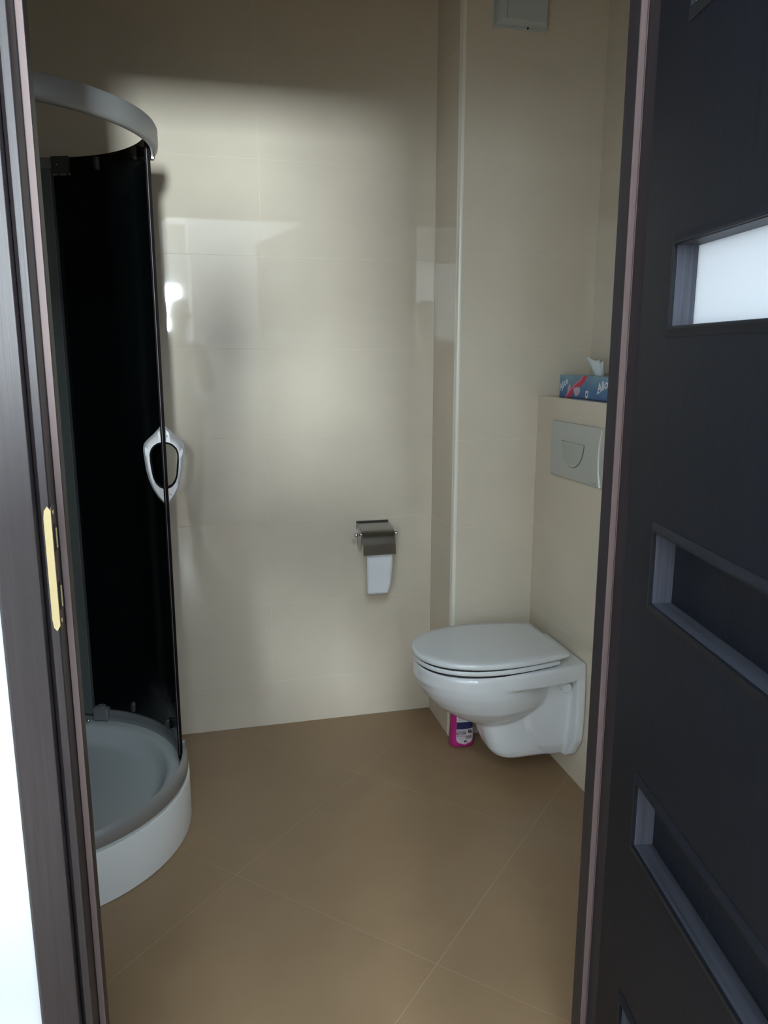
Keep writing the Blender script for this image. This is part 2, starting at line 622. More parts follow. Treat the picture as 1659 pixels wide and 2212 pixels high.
def frame_side(s, x_in, w_seal, name_side):
    """s = -1 left jamb, +1 right jamb; x_in = inner face of the lining"""
    X = lambda d: x_in + s * d
    # lining (stop) from the stop face to the bathroom edge
    m = MB()
    out = [(0, SY), (0.0015, SY - 0.0015 + 0.0015), (0.046, SY), (0.046, JY), (0.002, JY), (0, JY - 0.002)]
    m.prism([(0, SY), (0.030, SY), (0.030, JY - 0.001), (0, JY - 0.001)], lambda p, k: (X(p[0]), p[1], k * ZH))
    m.build('lining', M['frame'], tf, bev=0.0012)
    # rebate body (jamb) up to the corridor face, small step
    m = MB()
    m.prism([(w_seal, SY + 0.001), (w_seal, 1.0205), (w_seal + 0.0012, 1.0190), (w_seal + 0.0105, 1.0190), (w_seal + 0.0115, 1.0215), (w_seal + 0.0155, 1.0245), (w_seal + 0.0155, SY + 0.001)],
            lambda p, k: (X(p[0]), p[1], k * (ZH + 0.012)))
    m.build('jamb', M['frame'], tf, bev=0.0006)
    # casing on the corridor face
    a, b = w_seal + 0.0150, 0.0755
    m = MB()
    m.prism([(a, 1.0195), (a, 1.0125), (a + 0.0022, 1.0078), (b - 0.004, 1.0065), (b, 1.0100), (b, 1.0195)], lambda p, k: (X(p[0]), p[1], k * (ZH + b)))
    m.build('casing', M['frame'], tf, bev=0.0008)
    # bathroom side casing
    m = MB()
    m.prism([(0.003, JY - 0.0065), (0.062, JY - 0.0065), (0.062, JY - 0.0005 + 0.004), (0.003, JY + 0.0035)], lambda p, k: (X(p[0] + 0.004), p[1], k * (ZH + 0.055)))
    m.build('casing', M['frame'], tf, bev=0.001)
    # rubber seal
    m = MB()
    fill = 0.0034 if s > 0 else 0.0010
    m.prism([(0.0004, SY), (0.0006, SY - 0.0022), (w_seal - fill, SY - 0.0022), (w_seal - fill + 0.0004, SY)], lambda p, k: (X(p[0]), p[1], k * (ZH - 0.001)))
    if s > 0:
        m.prism([(w_seal - 0.0020, SY), (w_seal - 0.0020, SY - 0.0016), (w_seal - 0.0006, SY - 0.0016), (w_seal - 0.0006, SY)], lambda p, k: (X(p[0]), p[1], k * (ZH - 0.001)))
    o = m.build('seal', M['gasket'], tf)
    o['label'] = 'mauve rubber seal strip'


frame_side(-1, JX0, 0.0095, 'l')
frame_side(1, JX1, 0.0125, 'r')
# head of the frame
hm = MB()
hm.box(JX0, JX1, SY, JY - 0.001, ZH, ZH + 0.03)
hm.build('lining', M['frame'], tf, bev=0.001)
MB().box(JX0 - 0.01, JX1 + 0.01, 1.019, SY, ZH + 0.012, ZH + 0.028).build('jamb', M['frame'], tf, bev=0.001)
MB().box(JX0 - 0.0755, JX1 + 0.0755, 1.0065, 1.0195, ZH + 0.028, ZH + 0.090).build('casing', M['frame'], tf, bev=0.002)
MB().box(JX0 - 0.062, JX1 + 0.062, JY - 0.0065, JY + 0.0035, ZH + 0.004, ZH + 0.062).build('casing', M['frame'], tf, bev=0.001)

# strike plate on the left jamb: side plate in the rebate, brass lip bent round the front
XJ = JX0 - 0.0095
st = MB()
zc = 1.089
hz = 0.082
yA, yB = 1.0180, 1.0430
outl = [(yA, -hz + 0.010), (yA + 0.004, -hz + 0.003), (yA + 0.012, -hz), (yB - 0.008, -hz), (yB, -hz + 0.008), (yB, hz - 0.008), (yB - 0.008, hz), (yA + 0.012, hz), (yA + 0.004, hz - 0.003), (yA, hz - 0.010)]
sp_ = MB().prism(outl, lambda p, k: (XJ + 0.0012 * k, p[0], zc + p[1]))
strike = sp_.build('strike_plate', M['brass_shade'], tf)
strike['label'] = 'brass strike plate on the left jamb'
lip = [(0.0012, -hz + 0.008), (0.0012, hz - 0.006), (-0.0030, hz - 0.0005), (-0.0070, hz - 0.006), (-0.0082, hz - 0.016), (-0.0082, -hz + 0.018), (-0.0068, -hz + 0.006), (-0.0030, -hz + 0.0005)]
MB().prism([(p[0], p[1]) for p in lip], lambda p, k: (XJ + p[0], 1.0188 - 0.0016 * k, zc + p[1])).build('front_lip', M['brass'], strike, bev=0.0005)
for z0, z1 in ((0.022, 0.056), (-0.056, -0.020)):
    MB().box(XJ + 0.0008, XJ + 0.0016, 1.0245, 1.0375, zc + z0, zc + z1).build('latch_hole', M['black'], strike)
    MB().box(XJ + 0.0010, XJ + 0.0032, 1.0375, 1.0388, zc + z0 + 0.002, zc + z1 - 0.006).build('latch_lip', M['brass'], strike)
for z in (0.071, -0.071):
    MB().cyl((XJ + 0.001, 1.031, zc + z), (1, 0, 0), 0.0032, 0.0010, 12).build('screw', M['brass'], strike)

# ------------------------------------------------------------------ door leaf, swung open towards the camera
PHI = math.radians(-10.4)
leaf = thing('door_1', 'dark wood door standing open with recessed panels and frosted glass slots', 'door', (0.620, 1.000, 0), PHI - math.pi / 2, kind='structure')
LW, LH, LT = 0.835, 2.030, 0.040
RS0, RS1 = 0.104, 0.731
SLOT = 0.100
slots = [0.279, 0.646, 1.013, 1.389 - 0.006, 1.389 + 0.3615]  # lower edges of the recesses
slots = [0.286, 0.654, 1.022, 1.390, 1.757]
zz = 0.008
body = MB()
body.box(0, RS0, 0, LT, zz, LH)
body.box(RS1, LW, 0, LT, zz, LH)
ed = [zz] + [z for s_ in slots for z in (s_, s_ + SLOT)] + [LH]
bo = body.build('stile', M['leaf'], leaf)
rl = MB()
for k in range(0, len(ed), 2):
    rl.box(RS0, RS1, 0, LT, ed[k], ed[k + 1])
rl.build('rail', M['leaf'], leaf)
MB().box(-0.011, 0.002, LT - 0.015, LT, zz, LH + 0.011).build('rebate_lip', M['leaf'], leaf, bev=0.001)
MB().box(LW - 0.002, LW + 0.011, LT - 0.015, LT, zz, LH + 0.011).build('rebate_lip', M['leaf'], leaf, bev=0.001)
MB().box(0.002, LW - 0.002, LT - 0.015, LT, LH - 0.002, LH + 0.011).build('rebate_lip', M['leaf'], leaf, bev=0.001)
for k, z in enumerate(slots):
    glass = k >= 3
    d0 = 0.0275
    if glass:
        o = MB().box(RS0 - 0.004, RS1 + 0.004, d0, d0 + 0.004, z - 0.004, z + SLOT + 0.004).build('glass_pane', M['frosted'], leaf)
        o['label'] = 'white frosted glass pane'
    else:
        MB().box(RS0, RS1, d0, LT - 0.001, z, z + SLOT).build('panel', M['leaf'], leaf)
    # bevelled moulding around the slot, standing slightly proud
    m = MB()
    wd, hh = 0.0125, 0.0045
    rect = lambda d, w: [(RS0 - d, w, z - d), (RS1 + d, w, z - d), (RS1 + d, w, z + SLOT + d), (RS0 - d, w, z + SLOT + d)]
    m.rings([rect(0, 0.0), rect(0, -hh), rect(0.003, -hh), rect(wd, -0.0008), rect(wd, 0.0)], cap0=False, cap1=False)
    m.build('moulding', M['leaf_h'], leaf)
    # slim liner of the recess, its lit look put into the colour
    t_ = 0.0012
    for x0, x1, z0, z1, mm in ((RS0, RS0 + t_, z + t_, z + SLOT - t_, 'lit_edge_v'), (RS1 - t_, RS1, z + t_, z + SLOT - t_, 'lit_edge_v'), (RS0, RS1, z, z + t_, 'lit_edge'), (RS0, RS1, z + SLOT - t_, z + SLOT, 'lit_edge')):
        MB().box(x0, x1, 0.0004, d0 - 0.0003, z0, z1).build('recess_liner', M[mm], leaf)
for z in (0.24, 1.78):
    h = MB().cyl((-0.016, LT + 0.003, z), (0, 0, 1), 0.0065, 0.09, 16)
    h.box(-0.012, 0.03, LT - 0.001, LT + 0.002, z + 0.01, z + 0.08)
    h.build('hinge', M['brass'], leaf)

# ------------------------------------------------------------------ shower
SC = (-0.46, 2.20)
PI = math.pi


def stations(a0=None, a1=None, n=48, straight=True):
    S = []
    if a0 is None:
        if straight:
            S += [((x, SC[1]), (0, -1)) for x in (XL + 0.004, -0.72)]
        for k in range(n + 1):
            a = -PI / 2 + PI * k / n
            S.append((SC, (math.cos(a), math.sin(a))))
        if straight:
            S += [((x, SC[1]), (0, 1)) for x in (-0.72, XL + 0.004)]
    else:
        for k in range(n + 1):
            a = a0 + (a1 - a0) * k / n
            S.append((SC, (math.cos(a), math.sin(a))))
    return S


def sweep(mb, prof, S, closed=True, caps=True):
    R = [[(b[0] + n[0] * r, b[1] + n[1] * r, z) for r, z in prof] for b, n in S]
    return mb.rings(R, cap0=caps, cap1=caps, closed=closed)


tray = thing('shower_tray', 'white curved shower tray with a tall skirt on the left of the floor', 'shower tray', (0, 0, 0))
m = sweep(MB(), [(0.404, 0.002), (0.4145, 0.002), (0.4145, 0.144), (0.4125, 0.1475), (0.404, 0.1475)], stations())
o = m.build('skirt', M['acrylic'], tray)
auto_smooth(o, 40)
m = sweep(MB(), [(0.002, 0.098), (0.302, 0.102), (0.318, 0.106), (0.336, 0.122), (0.347, 0.146), (0.355, 0.155), (0.366, 0.1575), (0.409, 0.1575), (0.4105, 0.1485), (0.395, 0.140), (0.345, 0.080), (0.002, 0.075)], stations())
o = m.build('basin', M['acrylic_in'], tray)
auto_smooth(o, 50)
MB().box(XL + 0.004, XL + 0.06, SC[1] - 0.40, SC[1] + 0.40, 0.08, 0.157).build('wall_edge', M['acrylic'], tray, bev=0.004)
MB().lathe((-0.62, 2.20, 0.0985), (0, 0, 1), [(0, 0.045), (0.004, 0.045), (0.007, 0.038), (0.008, 0.001)], 32).build('drain_cover', M['chrome'], tray)
for a in (-60, 20, 75):
    a = math.radians(a)
    MB().cyl((SC[0] + 0.3 * math.cos(a), SC[1] + 0.3 * math.sin(a), 0.0), (0, 0, 1), 0.02, 0.085, 12).build('foot', M['acrylic'], tray)

enc = thing('shower_enclosure', 'curved shower enclosure of black glass with grey metal rails', 'shower', (0, 0, 0))
ZB0, ZB1, ZT0, ZT1 = 0.1575, 0.203, 1.860, 1.914
br = [(0.386, ZB0), (0.411, ZB0), (0.4125, ZB0 + 0.006), (0.4120, ZB0 + 0.022), (0.409, ZB1 - 0.012), (0.403, ZB1 - 0.003), (0.397, ZB1), (0.3965, ZB0 + 0.014), (0.386, ZB0 + 0.012)]
o = sweep(MB(), br, stations()).build('bottom_rail', M['alu'], enc)
auto_smooth(o, 60)
tp = [(0.398, ZT0 + 0.004), (0.400, ZT0), (0.411, ZT0 + 0.001), (0.4165, ZT0 + 0.006), (0.4185, ZT0 + 0.016), (0.4185, ZT1 - 0.006), (0.4155, ZT1), (0.402, ZT1), (0.398, ZT1 - 0.003)]
o = sweep(MB(), tp, stations()).build('top_rail', M['alu'], enc)
auto_smooth(o, 60)


def P2(a, r):
    return (SC[0] + r * math.cos(a), SC[1] + r * math.sin(a))


def radial_box(mb, a, r0, r1, w, z0, z1):
    c, s_ = math.cos(a), math.sin(a)
    pts = []
    for z in (z0, z1):
        for r, t_ in ((r0, -w / 2), (r1, -w / 2), (r1, w / 2), (r0, w / 2)):
            pts.append((SC[0] + r * c - t_ * s_, SC[1] + r * s_ + t_ * c, z))
    return mb.quad_box(pts)


def roller(a, z0, z1, parent):
    """capsule cap of a roller on the inner face"""
    c = Vector((*P2(a, 0.3885), (z0 + z1) / 2))
    ax = (-math.cos(a), -math.sin(a), 0)
    tg = Vector((-math.sin(a), math.cos(a), 0))
    h = (z1 - z0) / 2
    r = 0.0085
    out = []
    for k in range(20):
        b = 2 * PI * k / 20
        out.append((r * math.cos(b), (h - r) * (1 if math.sin(b) > 0 else -1) + r * math.sin(b)))
    R = []
    for d, sc in ((0, 1), (0.006, 1), (0.010, 0.8), (0.0115, 0.4)):
        R.append([tuple(c + Vector(ax) * d + tg * (p[0] * sc) + Vector((0, 0, p[1] * (0.2 + 0.8 * sc)))) for p in out])
    MB().rings(R).build('roller', M['alu_dark'], parent, smooth=True)


def sliding_door(a0, a1, lead, rollers):
    """curved glass pane between two angles; lead = angle of the meeting edge"""
    d = sweep(MB(), [(0.3890, 0.198), (0.3940, 0.198), (0.3940, 1.910), (0.3890, 1.910)], stations(a0, a1, 28)).build('sliding_door', M['glass_black'], enc)
    auto_smooth(d, 40)
    sg = 1 if a1 > lead + 0.01 else -1
    o = sweep(MB(), [(0.3855, 0.190), (0.3975, 0.190), (0.3975, 1.905), (0.3855, 1.905)], stations(lead - sg * 0.022, lead + sg * 0.020, 3)).build('edge_seal', M['seal'], d)
    o = sweep(MB(), [(0.3895, 0.20), (0.3905, 0.20), (0.3905, 1.87), (0.3895, 1.87)], stations(lead - sg * 0.026, lead - sg * 0.0215, 1)).build('seal_lip', M['seal_edge'], d)
    o['label'] = 'thin pale lip of the door seal'
    for a in rollers:
        roller(math.radians(a), 1.868, 1.905, d)
        roller(math.radians(a), 0.205, 0.240, d)
    return d


dA = sliding_door(math.radians(-1.0), math.radians(65.2), math.radians(-1.0), (51, 23))
dB = sliding_door(math.radians(-129), math.radians(-66), math.radians(-66), (-80, -110))


def handle(a, parent, label):
    """ring-shaped pull standing across the meeting edge, flat to the doorway"""
    c, s_ = math.cos(a), math.sin(a)
    W = [(-0.109, 0.006), (-0.100, 0.013), (-0.085, 0.028), (-0.070, 0.045), (-0.060, 0.0525), (-0.045, 0.0545), (-0.02, 0.0525), (0.01, 0.0495), (0.04, 0.0430), (0.065, 0.0335), (0.085, 0.0225), (0.100, 0.0110), (0.106, 0.005)]
    H = [(-0.066, 0.004), (-0.0635, 0.016), (-0.057, 0.0265), (-0.047, 0.0345), (-0.034, 0.0385), (-0.015, 0.0385), (0.01, 0.036), (0.032, 0.0325), (0.048, 0.026), (0.059, 0.0165), (0.064, 0.004)]
    zc = 1.054

    def ring(tab, n, grow=0.0, cz=0.0):
        import bisect
        pts = []
        L = [(w, -t) for t, w in tab] + [(-w, -t) for t, w in reversed(tab)]
        # resample evenly by angle
        seglen = [0]
        for i in range(len(L)):
            p, q_ = L[i], L[(i + 1) % len(L)]
            seglen.append(seglen[-1] + math.hypot(p[0] - q_[0], p[1] - q_[1]))
        T = seglen[-1]
        for k in range(n):
            d_ = T * k / n
            i = max(0, bisect.bisect_right(seglen, d_) - 1)
            i = min(i, len(L) - 1)
            f = (d_ - seglen[i]) / max(1e-9, seglen[i + 1] - seglen[i])
            p, q_ = L[i], L[(i + 1) % len(L)]
            x, z = p[0] + (q_[0] - p[0]) * f, p[1] + (q_[1] - p[1]) * f
            l = math.hypot(x, z) or 1
            pts.append((x + x / l * grow, z + z / l * grow))
        return pts
    N = 72

    def to3(p, dep):
        # x across (radial), dep towards the doorway (tangent)
        r = 0.3915 + p[0]
        return (SC[0] + r * c + s_ * dep, SC[1] + r * s_ - c * dep, zc + p[1])
    Wo, Wi, Hi, Hin = ring(W, N), ring(W, N, -0.0045), ring(H, N, 0.0), ring(H, N, -0.0005)
    R = [[to3(p, -0.010) for p in Hi], [to3(p, -0.010) for p in Wo], [to3(p, 0.004) for p in Wo], [to3(p, 0.0075) for p in Wi], [to3(p, 0.0068) for p in ring(W, N, -0.0060)], [to3(p, 0.0068) for p in Hi], [to3(p, -0.010) for p in Hi]]
    g = MB()
    g.rings(R, cap0=False, cap1=False)
    o = g.build('handle', M['chrome_soft'], parent)
    auto_smooth(o, 30)
    o['label'] = label
    k = MB()
    Hl = ring(H, N, -0.0050)
    k.rings([[to3(p, -0.012) for p in Hi], [to3(p, 0.0078) for p in Hi], [to3(p, 0.0070) for p in Hl], [to3(p, -0.012) for p in Hl], [to3(p, -0.012) for p in Hi]], cap0=False, cap1=False)
    o = k.build('handle_liner', M['seal'], parent)
    auto_smooth(o, 40)
    for q_ in ((0.010, 0.082), (0.012, -0.080)):
        MB().cyl(to3(q_, 0.0066), (s_, -c, 0), 0.0028, 0.0016, 14).build('handle_screw', M['steel'], parent)


handle(math.radians(0.6), dA, 'silver oval pull ring on the door edge')
handle(math.radians(-66), dB, 'silver oval pull ring on the other door edge')

# posts, fixed panes, brackets
for sgn in (1, -1):
    a0 = math.radians(73.6)
    post = sweep(MB(), [(0.380, ZB1 - 0.02), (0.412, ZB1 - 0.02), (0.412, ZT0 + 0.02), (0.380, ZT0 + 0.02)], stations(sgn * a0, sgn * math.radians(87), 7)).build('post', M['post'], enc)
    auto_smooth(post, 40)
    e = sweep(MB(), [(0.3785, ZB1), (0.3805, ZB1), (0.3805, ZT0 + 0.01), (0.3785, ZT0 + 0.01)], stations(sgn * a0, sgn * math.radians(73.9), 1)).build('post_edge', M['alu'], enc)
    g = sweep(MB(), [(0.3980, ZB1 - 0.02), (0.4030, ZB1 - 0.02), (0.4030, ZT0 + 0.01), (0.3980, ZT0 + 0.01)], stations(sgn * math.radians(60 if sgn > 0 else 73), sgn * math.radians(90), 14) + ([((-0.96, SC[1]), (0, sgn))])).build('fixed_pane', M['glass_black'], enc)
    auto_smooth(g, 40)
# inside cover of the rail by the post, with its screw
o = sweep(MB(), [(0.386, 1.868), (0.392, 1.868), (0.392, 1.9135), (0.386, 1.9135)], stations(math.radians(65.6), math.radians(73.5), 4)).build('rail_cover', M['alu_dark'], enc)
pz = Vector((*P2(math.radians(71.0), 0.386), 1.890))
MB().cyl(tuple(pz), (-math.cos(1.239), -math.sin(1.239), 0), 0.0022, 0.002, 10).build('screw', M['chrome'], enc)
# lower clamp
m = MB()
radial_box(m, math.radians(69.4), 0.372, 0.396, 0.050, ZB1 - 0.042, ZB1 + 0.003)
o = m.build('bottom_clamp', M['alu'], enc, bev=0.004)
m = MB()
m.cyl((*P2(math.radians(69.4), 0.384), ZB1 + 0.0035), (0, 0, 1), 0.016, 0.004, 20)
m.build('clamp_cap', M['alu'], enc, bev=0.001)
m = MB().lathe((*P2(math.radians(75.5), 0.366), 0.160), (0, 0, 1), [(0, 0.006), (0.006, 0.007), (0.010, 0.004), (0.012, 0.001)], 14)
m.build('clamp_screw', M['chrome'], enc, smooth=True)
# guides at the meeting edge: chrome block under the top rail, one above the bottom rail
m = MB()
radial_box(m, math.radians(2.8), 0.3965, 0.4095, 0.016, ZT0 - 0.018, ZT0 + 0.004)
m.build('guide_block', M['chrome'], enc, bev=0.003)
m = MB()
radial_box(m, math.radians(3.5), 0.3945, 0.4065, 0.018, ZB1 - 0.01, ZB1 + 0.022)
m.build('guide_block', M['alu'], enc, bev=0.004)

# ------------------------------------------------------------------ toilet
TO = thing('toilet', 'white wall hung toilet with its lid closed', 'toilet', (XC, 2.18, 0), math.pi)


def egg(uf, ub, w, wb=None, n=56, p=2.25):
    """closed plan outline: elliptic nose at uf, straight-ish back at ub with half width wb"""
    wb = w if wb is None else wb
    um = ub + (uf - ub) * 0.47
    pts = []
    k = n // 2
    for i in range(k + 1):
        a = -PI / 2 + PI * i / k
        c, s_ = math.cos(a), math.sin(a)
        pts.append((um + (uf - um) * abs(c) ** (2 / p), w * (abs(s_) ** (2 / p)) * (1 if s_ >= 0 else -1)))
    m_ = 6
    for i in range(1, m_ + 1):
        f = i / m_
        pts.append((um + (ub - um) * f, w + (wb - w) * (f ** 1.8)))
    for i in range(m_, 0, -1):
        f = i / m_
        pts.append((um + (ub - um) * f, -(w + (wb - w) * (f ** 1.8))))
    return pts


def rounded_rect(u0, u1, w, r, n=6):
    pts = []
    for cx, cy, a0 in ((u1 - r, w - r, 0), (u0 + r, w - r, PI / 2), (u0 + r, -w + r, PI), (u1 - r, -w + r, 3 * PI / 2)):
        for i in range(n + 1):
            a = a0 + PI / 2 * i / n
            pts.append((cx + r * math.cos(a), cy + r * math.sin(a)))
    return pts


cm = MB()
# rim slab running back to the wall
cm.rings([[(u, v, z) for u, v in egg(0.510 - d, 0.001, 0.177 - d, 0.142 - d)] for z, d in ((0.368, 0.004), (0.374, 0.0), (0.417, 0.0), (0.4225, 0.005))])
# bowl
bw = [(0.410, 0.510, 0.13, 0.1765), (0.375, 0.5075, 0.118, 0.1755), (0.345, 0.497, 0.106, 0.171), (0.315, 0.478, 0.100, 0.161), (0.285, 0.452, 0.102, 0.147), (0.260, 0.420, 0.118, 0.128),
      (0.238, 0.387, 0.140, 0.108), (0.220, 0.352, 0.170, 0.086), (0.206, 0.320, 0.195, 0.062), (0.200, 0.295, 0.215, 0.03)]
cm.rings([[(u, v, z) for u, v in egg(uf, ub, w, w * 0.60, p=2.05)] for z, uf, ub, w in bw])
# trap housing
tp_ = [(0.340, 0.200, 0.088), (0.260, 0.250, 0.088), (0.215, 0.300, 0.086), (0.190, 0.298, 0.084), (0.150, 0.286, 0.080), (0.115, 0.272, 0.076), (0.095, 0.256, 0.070), (0.084, 0.232, 0.058)]
cm.rings([[(u, v, z) for u, v in rounded_rect(0.001, uf, w, min(0.05, w - 0.002))] for z, uf, w in tp_])
# slimmer side webs between the bowl and the wall plate
cm.rings([[(u, v, z) for u, v in rounded_rect(0.001, uf, w, 0.02)] for z, uf, w in ((0.40, 0.20, 0.105), (0.30, 0.19, 0.103), (0.20, 0.17, 0.096), (0.13, 0.13, 0.088), (0.088, 0.09, 0.070))])
# wall plate with slanted lower corners
pp = [(-0.142, 0.42), (0.142, 0.42), (0.147, 0.36), (0.150, 0.26), (0.146, 0.165), (0.108, 0.104), (0.080, 0.084), (-0.080, 0.084), (-0.108, 0.104), (-0.146, 0.165), (-0.150, 0.26), (-0.147, 0.36)]
cm.prism(pp, lambda p, k: (0.001 + 0.030 * k, p[0], p[1]))
cer = cm.build('bowl', M['ceramic'], TO)
rm = cer.modifiers.new('remesh', 'REMESH')
rm.mode = 'VOXEL'
rm.voxel_size = 0.0042
rm.use_smooth_shade = True
sm = cer.modifiers.new('smooth', 'SMOOTH')
sm.factor = 0.5
sm.iterations = 9


def slab(name, z0, z1, uf, ub, w, wb, r, mat, corner=0.0, crown=0.0):
    out = egg(uf, ub, w, wb, n=72, p=2.2)
    cu = (uf + ub) / 2

    def sh(d):
        return [(cu + (u - cu) * (1 - d / (uf - cu)), v * (1 - d / w)) for u, v in out]
    R = [[(u, v, z0) for u, v in sh(r)], [(u, v, z0 + r * 0.5) for u, v in sh(r * 0.15)], [(u, v, z0 + r) for u, v in sh(0)], [(u, v, z1 - r) for u, v in sh(0)], [(u, v, z1 - r * 0.35) for u, v in sh(r * 0.35)], [(u, v, z1) for u, v in sh(r)]]
    for d in (0.03, 0.08):
        R.append([(u, v, z1 + crown * (0.5 if d < 0.05 else 1)) for u, v in sh(d)])
    o = MB().rings(R).build(name, mat, TO)
    auto_smooth(o, 50)
    return o


slab('seat', 0.4258, 0.4412, 0.512, 0.092, 0.1765, 0.142, 0.004, M['seat'])
slab('lid', 0.4438, 0.4635, 0.517, 0.062, 0.1795, 0.141, 0.007, M['seat'], crown=0.0015)
for y_ in (-0.10, 0.07):
    MB().box(0.066, 0.10, y_, y_ + 0.03, 0.421, 0.4445).build('hinge', M['seat'], TO, bev=0.003)
gp = MB()
gp.rings([[(u, v, z) for u, v in egg(0.5085, 0.10, 0.1730, 0.138)] for z in (0.4405, 0.4450)])
gp.rings([[(u, v, z) for u, v in egg(0.5060, 0.10, 0.1715, 0.136)] for z in (0.4200, 0.4262)])
gp.build('buffer_gap_shade', M['ink'], TO)  # black fill painting the shade in the gaps under lid and seat
for s_ in (1, -1):
    m = MB().lathe((0.056, s_ * 0.100, 0.340), (0, s_, 0), [(0, 0.0175), (0.024, 0.0175), (0.029, 0.0140), (0.030, 0.004)], 24)
    m.build('fixing_cap', M['ceramic'], TO, smooth=False)
    auto_smooth(TO.children[-1], 40)

# ------------------------------------------------------------------ flush plate
FP = thing('flush_plate', 'matt silver flush plate on the tiled boxing above the toilet', 'flush plate', (XC, 2.18, 1.058), math.pi)
# local x = out of the wall, local y = -world y
fo = MB()
rc = lambda d: [(0.154 - d, -0.088 + d), (0.154 - d, 0.088 - d), (-0.154 + d, 0.088 - d), (-0.154 + d, -0.088 + d)]


def bow(y):
    return 0.0090 + 0.0035 * (1 - (min(abs(y), 0.154) / 0.154) ** 2)


fr = MB()
cols = 14
ys = [-0.154 + 0.334 * k / cols for k in range(cols + 1)]
R = []
for y in ys:
    R.append([(0.0005, y, -0.088), (bow(y) - 0.004, y, -0.088), (bow(y), y, -0.083), (bow(y) + 0.0005, y, 0.080), (bow(y) - 0.003, y, 0.088), (0.0005, y, 0.088)])
fr.rings(R)
o = fr.build('cover', M['plate'], FP)
auto_smooth(o, 30)
# half round button, its straight edge on top
m = MB()
half = [(0.072 * math.cos(PI + PI * k / 28), 0.030 + 0.077 * math.sin(PI + PI * k / 28)) for k in range(29)]
Rg = []
for d, x in ((0, 0.010), (0, 0.0138), (0.0015, 0.0150), (0.03, 0.0156)):
    Rg.append([(x, p[0] * (1 - d / 0.072), 0.010 + (p[1] - 0.010) * (1 - d / 0.072)) for p in half])
m.rings(Rg)
o = m.build('button', M['button'], FP)
auto_smooth(o, 35)
m = MB()
m.rings([[(0.0108, p[0] * 1.025, 0.0305 + (p[1] - 0.030) * 1.025) for p in half], [(0.01265, p[0] * 1.025, 0.0305 + (p[1] - 0.030) * 1.025) for p in half]])
m.build('button_gap', M['ink'], FP)
# shallow dome above the button
m = MB()
dome = [(0.070 * math.cos(PI * k / 24), 0.033 + 0.034 * math.sin(PI * k / 24)) for k in range(25)]
m.rings([[(x, p[0] * (1 - d), 0.033 + (p[1] - 0.033) * (1 - d)) for p in dome] for d, x in ((0, 0.0110), (0.1, 0.0132), (0.5, 0.0140))])
auto_smooth(m.build('dome', M['plate'], FP), 50)
MB().box(0.0150, 0.0160, -0.0006, 0.0006, -0.030, 0.026).build('button_line', M['plate'], FP)
# curved chrome strip near the right edge
m = MB()
R = []
for k in range(17):
    z = -0.084 + 0.166 * k / 16
    y = 0.168 - 0.014 * (1 - (z / 0.084) ** 2)
    R.append([(0.004, y - 0.0020, z), (0.0108, y - 0.0016, z), (0.0108, y + 0.0016, z), (0.004, y + 0.0020, z)])
m.rings(R)
o = m.build('chrome_strip', M['chrome'], FP)
auto_smooth(o, 40)
MB().box(0.0092, 0.0128, 0.122, 0.148, -0.079, -0.075).build('embossed_mark', M['button'], FP)

# ------------------------------------------------------------------ toilet paper holder and roll
PH = thing('toilet_paper_holder', 'polished steel toilet paper holder with a hood on the back wall', 'paper holder', (0.6325, DB, 0.66))
hx = 0.0588
prof = [(-0.003, 0.098), (-0.040, 0.0940), (-0.068, 0.0905), (-0.080, 0.0875), (-0.090, 0.0825), (-0.0985, 0.0755), (-0.106, 0.066), (-0.112, 0.055), (-0.1165, 0.042), (-0.1195, 0.028), (-0.1208, 0.014), (-0.1205, 0.000)]
inn = [(y + 0.0018, z - 0.0010) for y, z in prof]
m = MB().prism(prof + inn[::-1], lambda p, k: (-hx + 2 * hx * k, p[0], p[1]))
auto_smooth(m.build('hood', M['steel'], PH), 45)
MB().box(-hx, hx, -0.0030, -0.0004, 0.055, 0.101).build('back_plate', M['steel'], PH, bev=0.0006)
MB().cyl((-hx - 0.001, -0.004, 0.0985), (1, 0, 0), 0.0028, 2 * hx + 0.002, 12).build('hinge_pin', M['steel'], PH)
for s_ in (-1, 1):
    side = [(-0.003, 0.092)]
    side += [(-0.003, 0.012), (-0.020, -0.004), (-0.040, 0.004), (-0.066, 0.030), (-0.078, 0.058), (-0.076, 0.072), (-0.050, 0.086)]
    x0 = s_ * (hx - 0.0040)
    MB().prism(side, lambda p, k: (x0 + s_ * 0.0012 * k, p[0], p[1])).build('side_bracket', M['steel'], PH)
rod = MB().cyl((-0.071, -0.066, 0.0635), (1, 0, 0), 0.0048, 0.142, 16).build('rod', M['chrome'], PH, smooth=False)
auto_smooth(rod, 40)
for s_ in (-1, 1):
    m = MB().lathe((s_ * 0.067, -0.066, 0.0635), (s_, 0, 0), [(0, 0.005), (0.001, 0.0075), (0.004, 0.0092), (0.009, 0.0092), (0.0125, 0.0062), (0.0138, 0.001)], 18)
    auto_smooth(m.build('rod_knob', M['chrome'], rod), 60)

RL = thing('toilet_roll', 'white toilet roll with one torn sheet hanging under the steel hood', 'toilet roll', (0.638, DB - 0.066, 0.7235))
m = MB()
N = 40
Rr = []
for x, r in ((-0.0475, 0.008), (-0.0475, 0.0285), (0.0475, 0.0285), (0.0475, 0.008), (-0.0475, 0.008)):
    Rr.append([(x, r * math.cos(2 * PI * i / N), -0.0045 + r * math.sin(2 * PI * i / N)) for i in range(N)])
m.rings(Rr, cap0=False, cap1=False)
auto_smooth(m.build('roll', M['paper'], RL), 50)
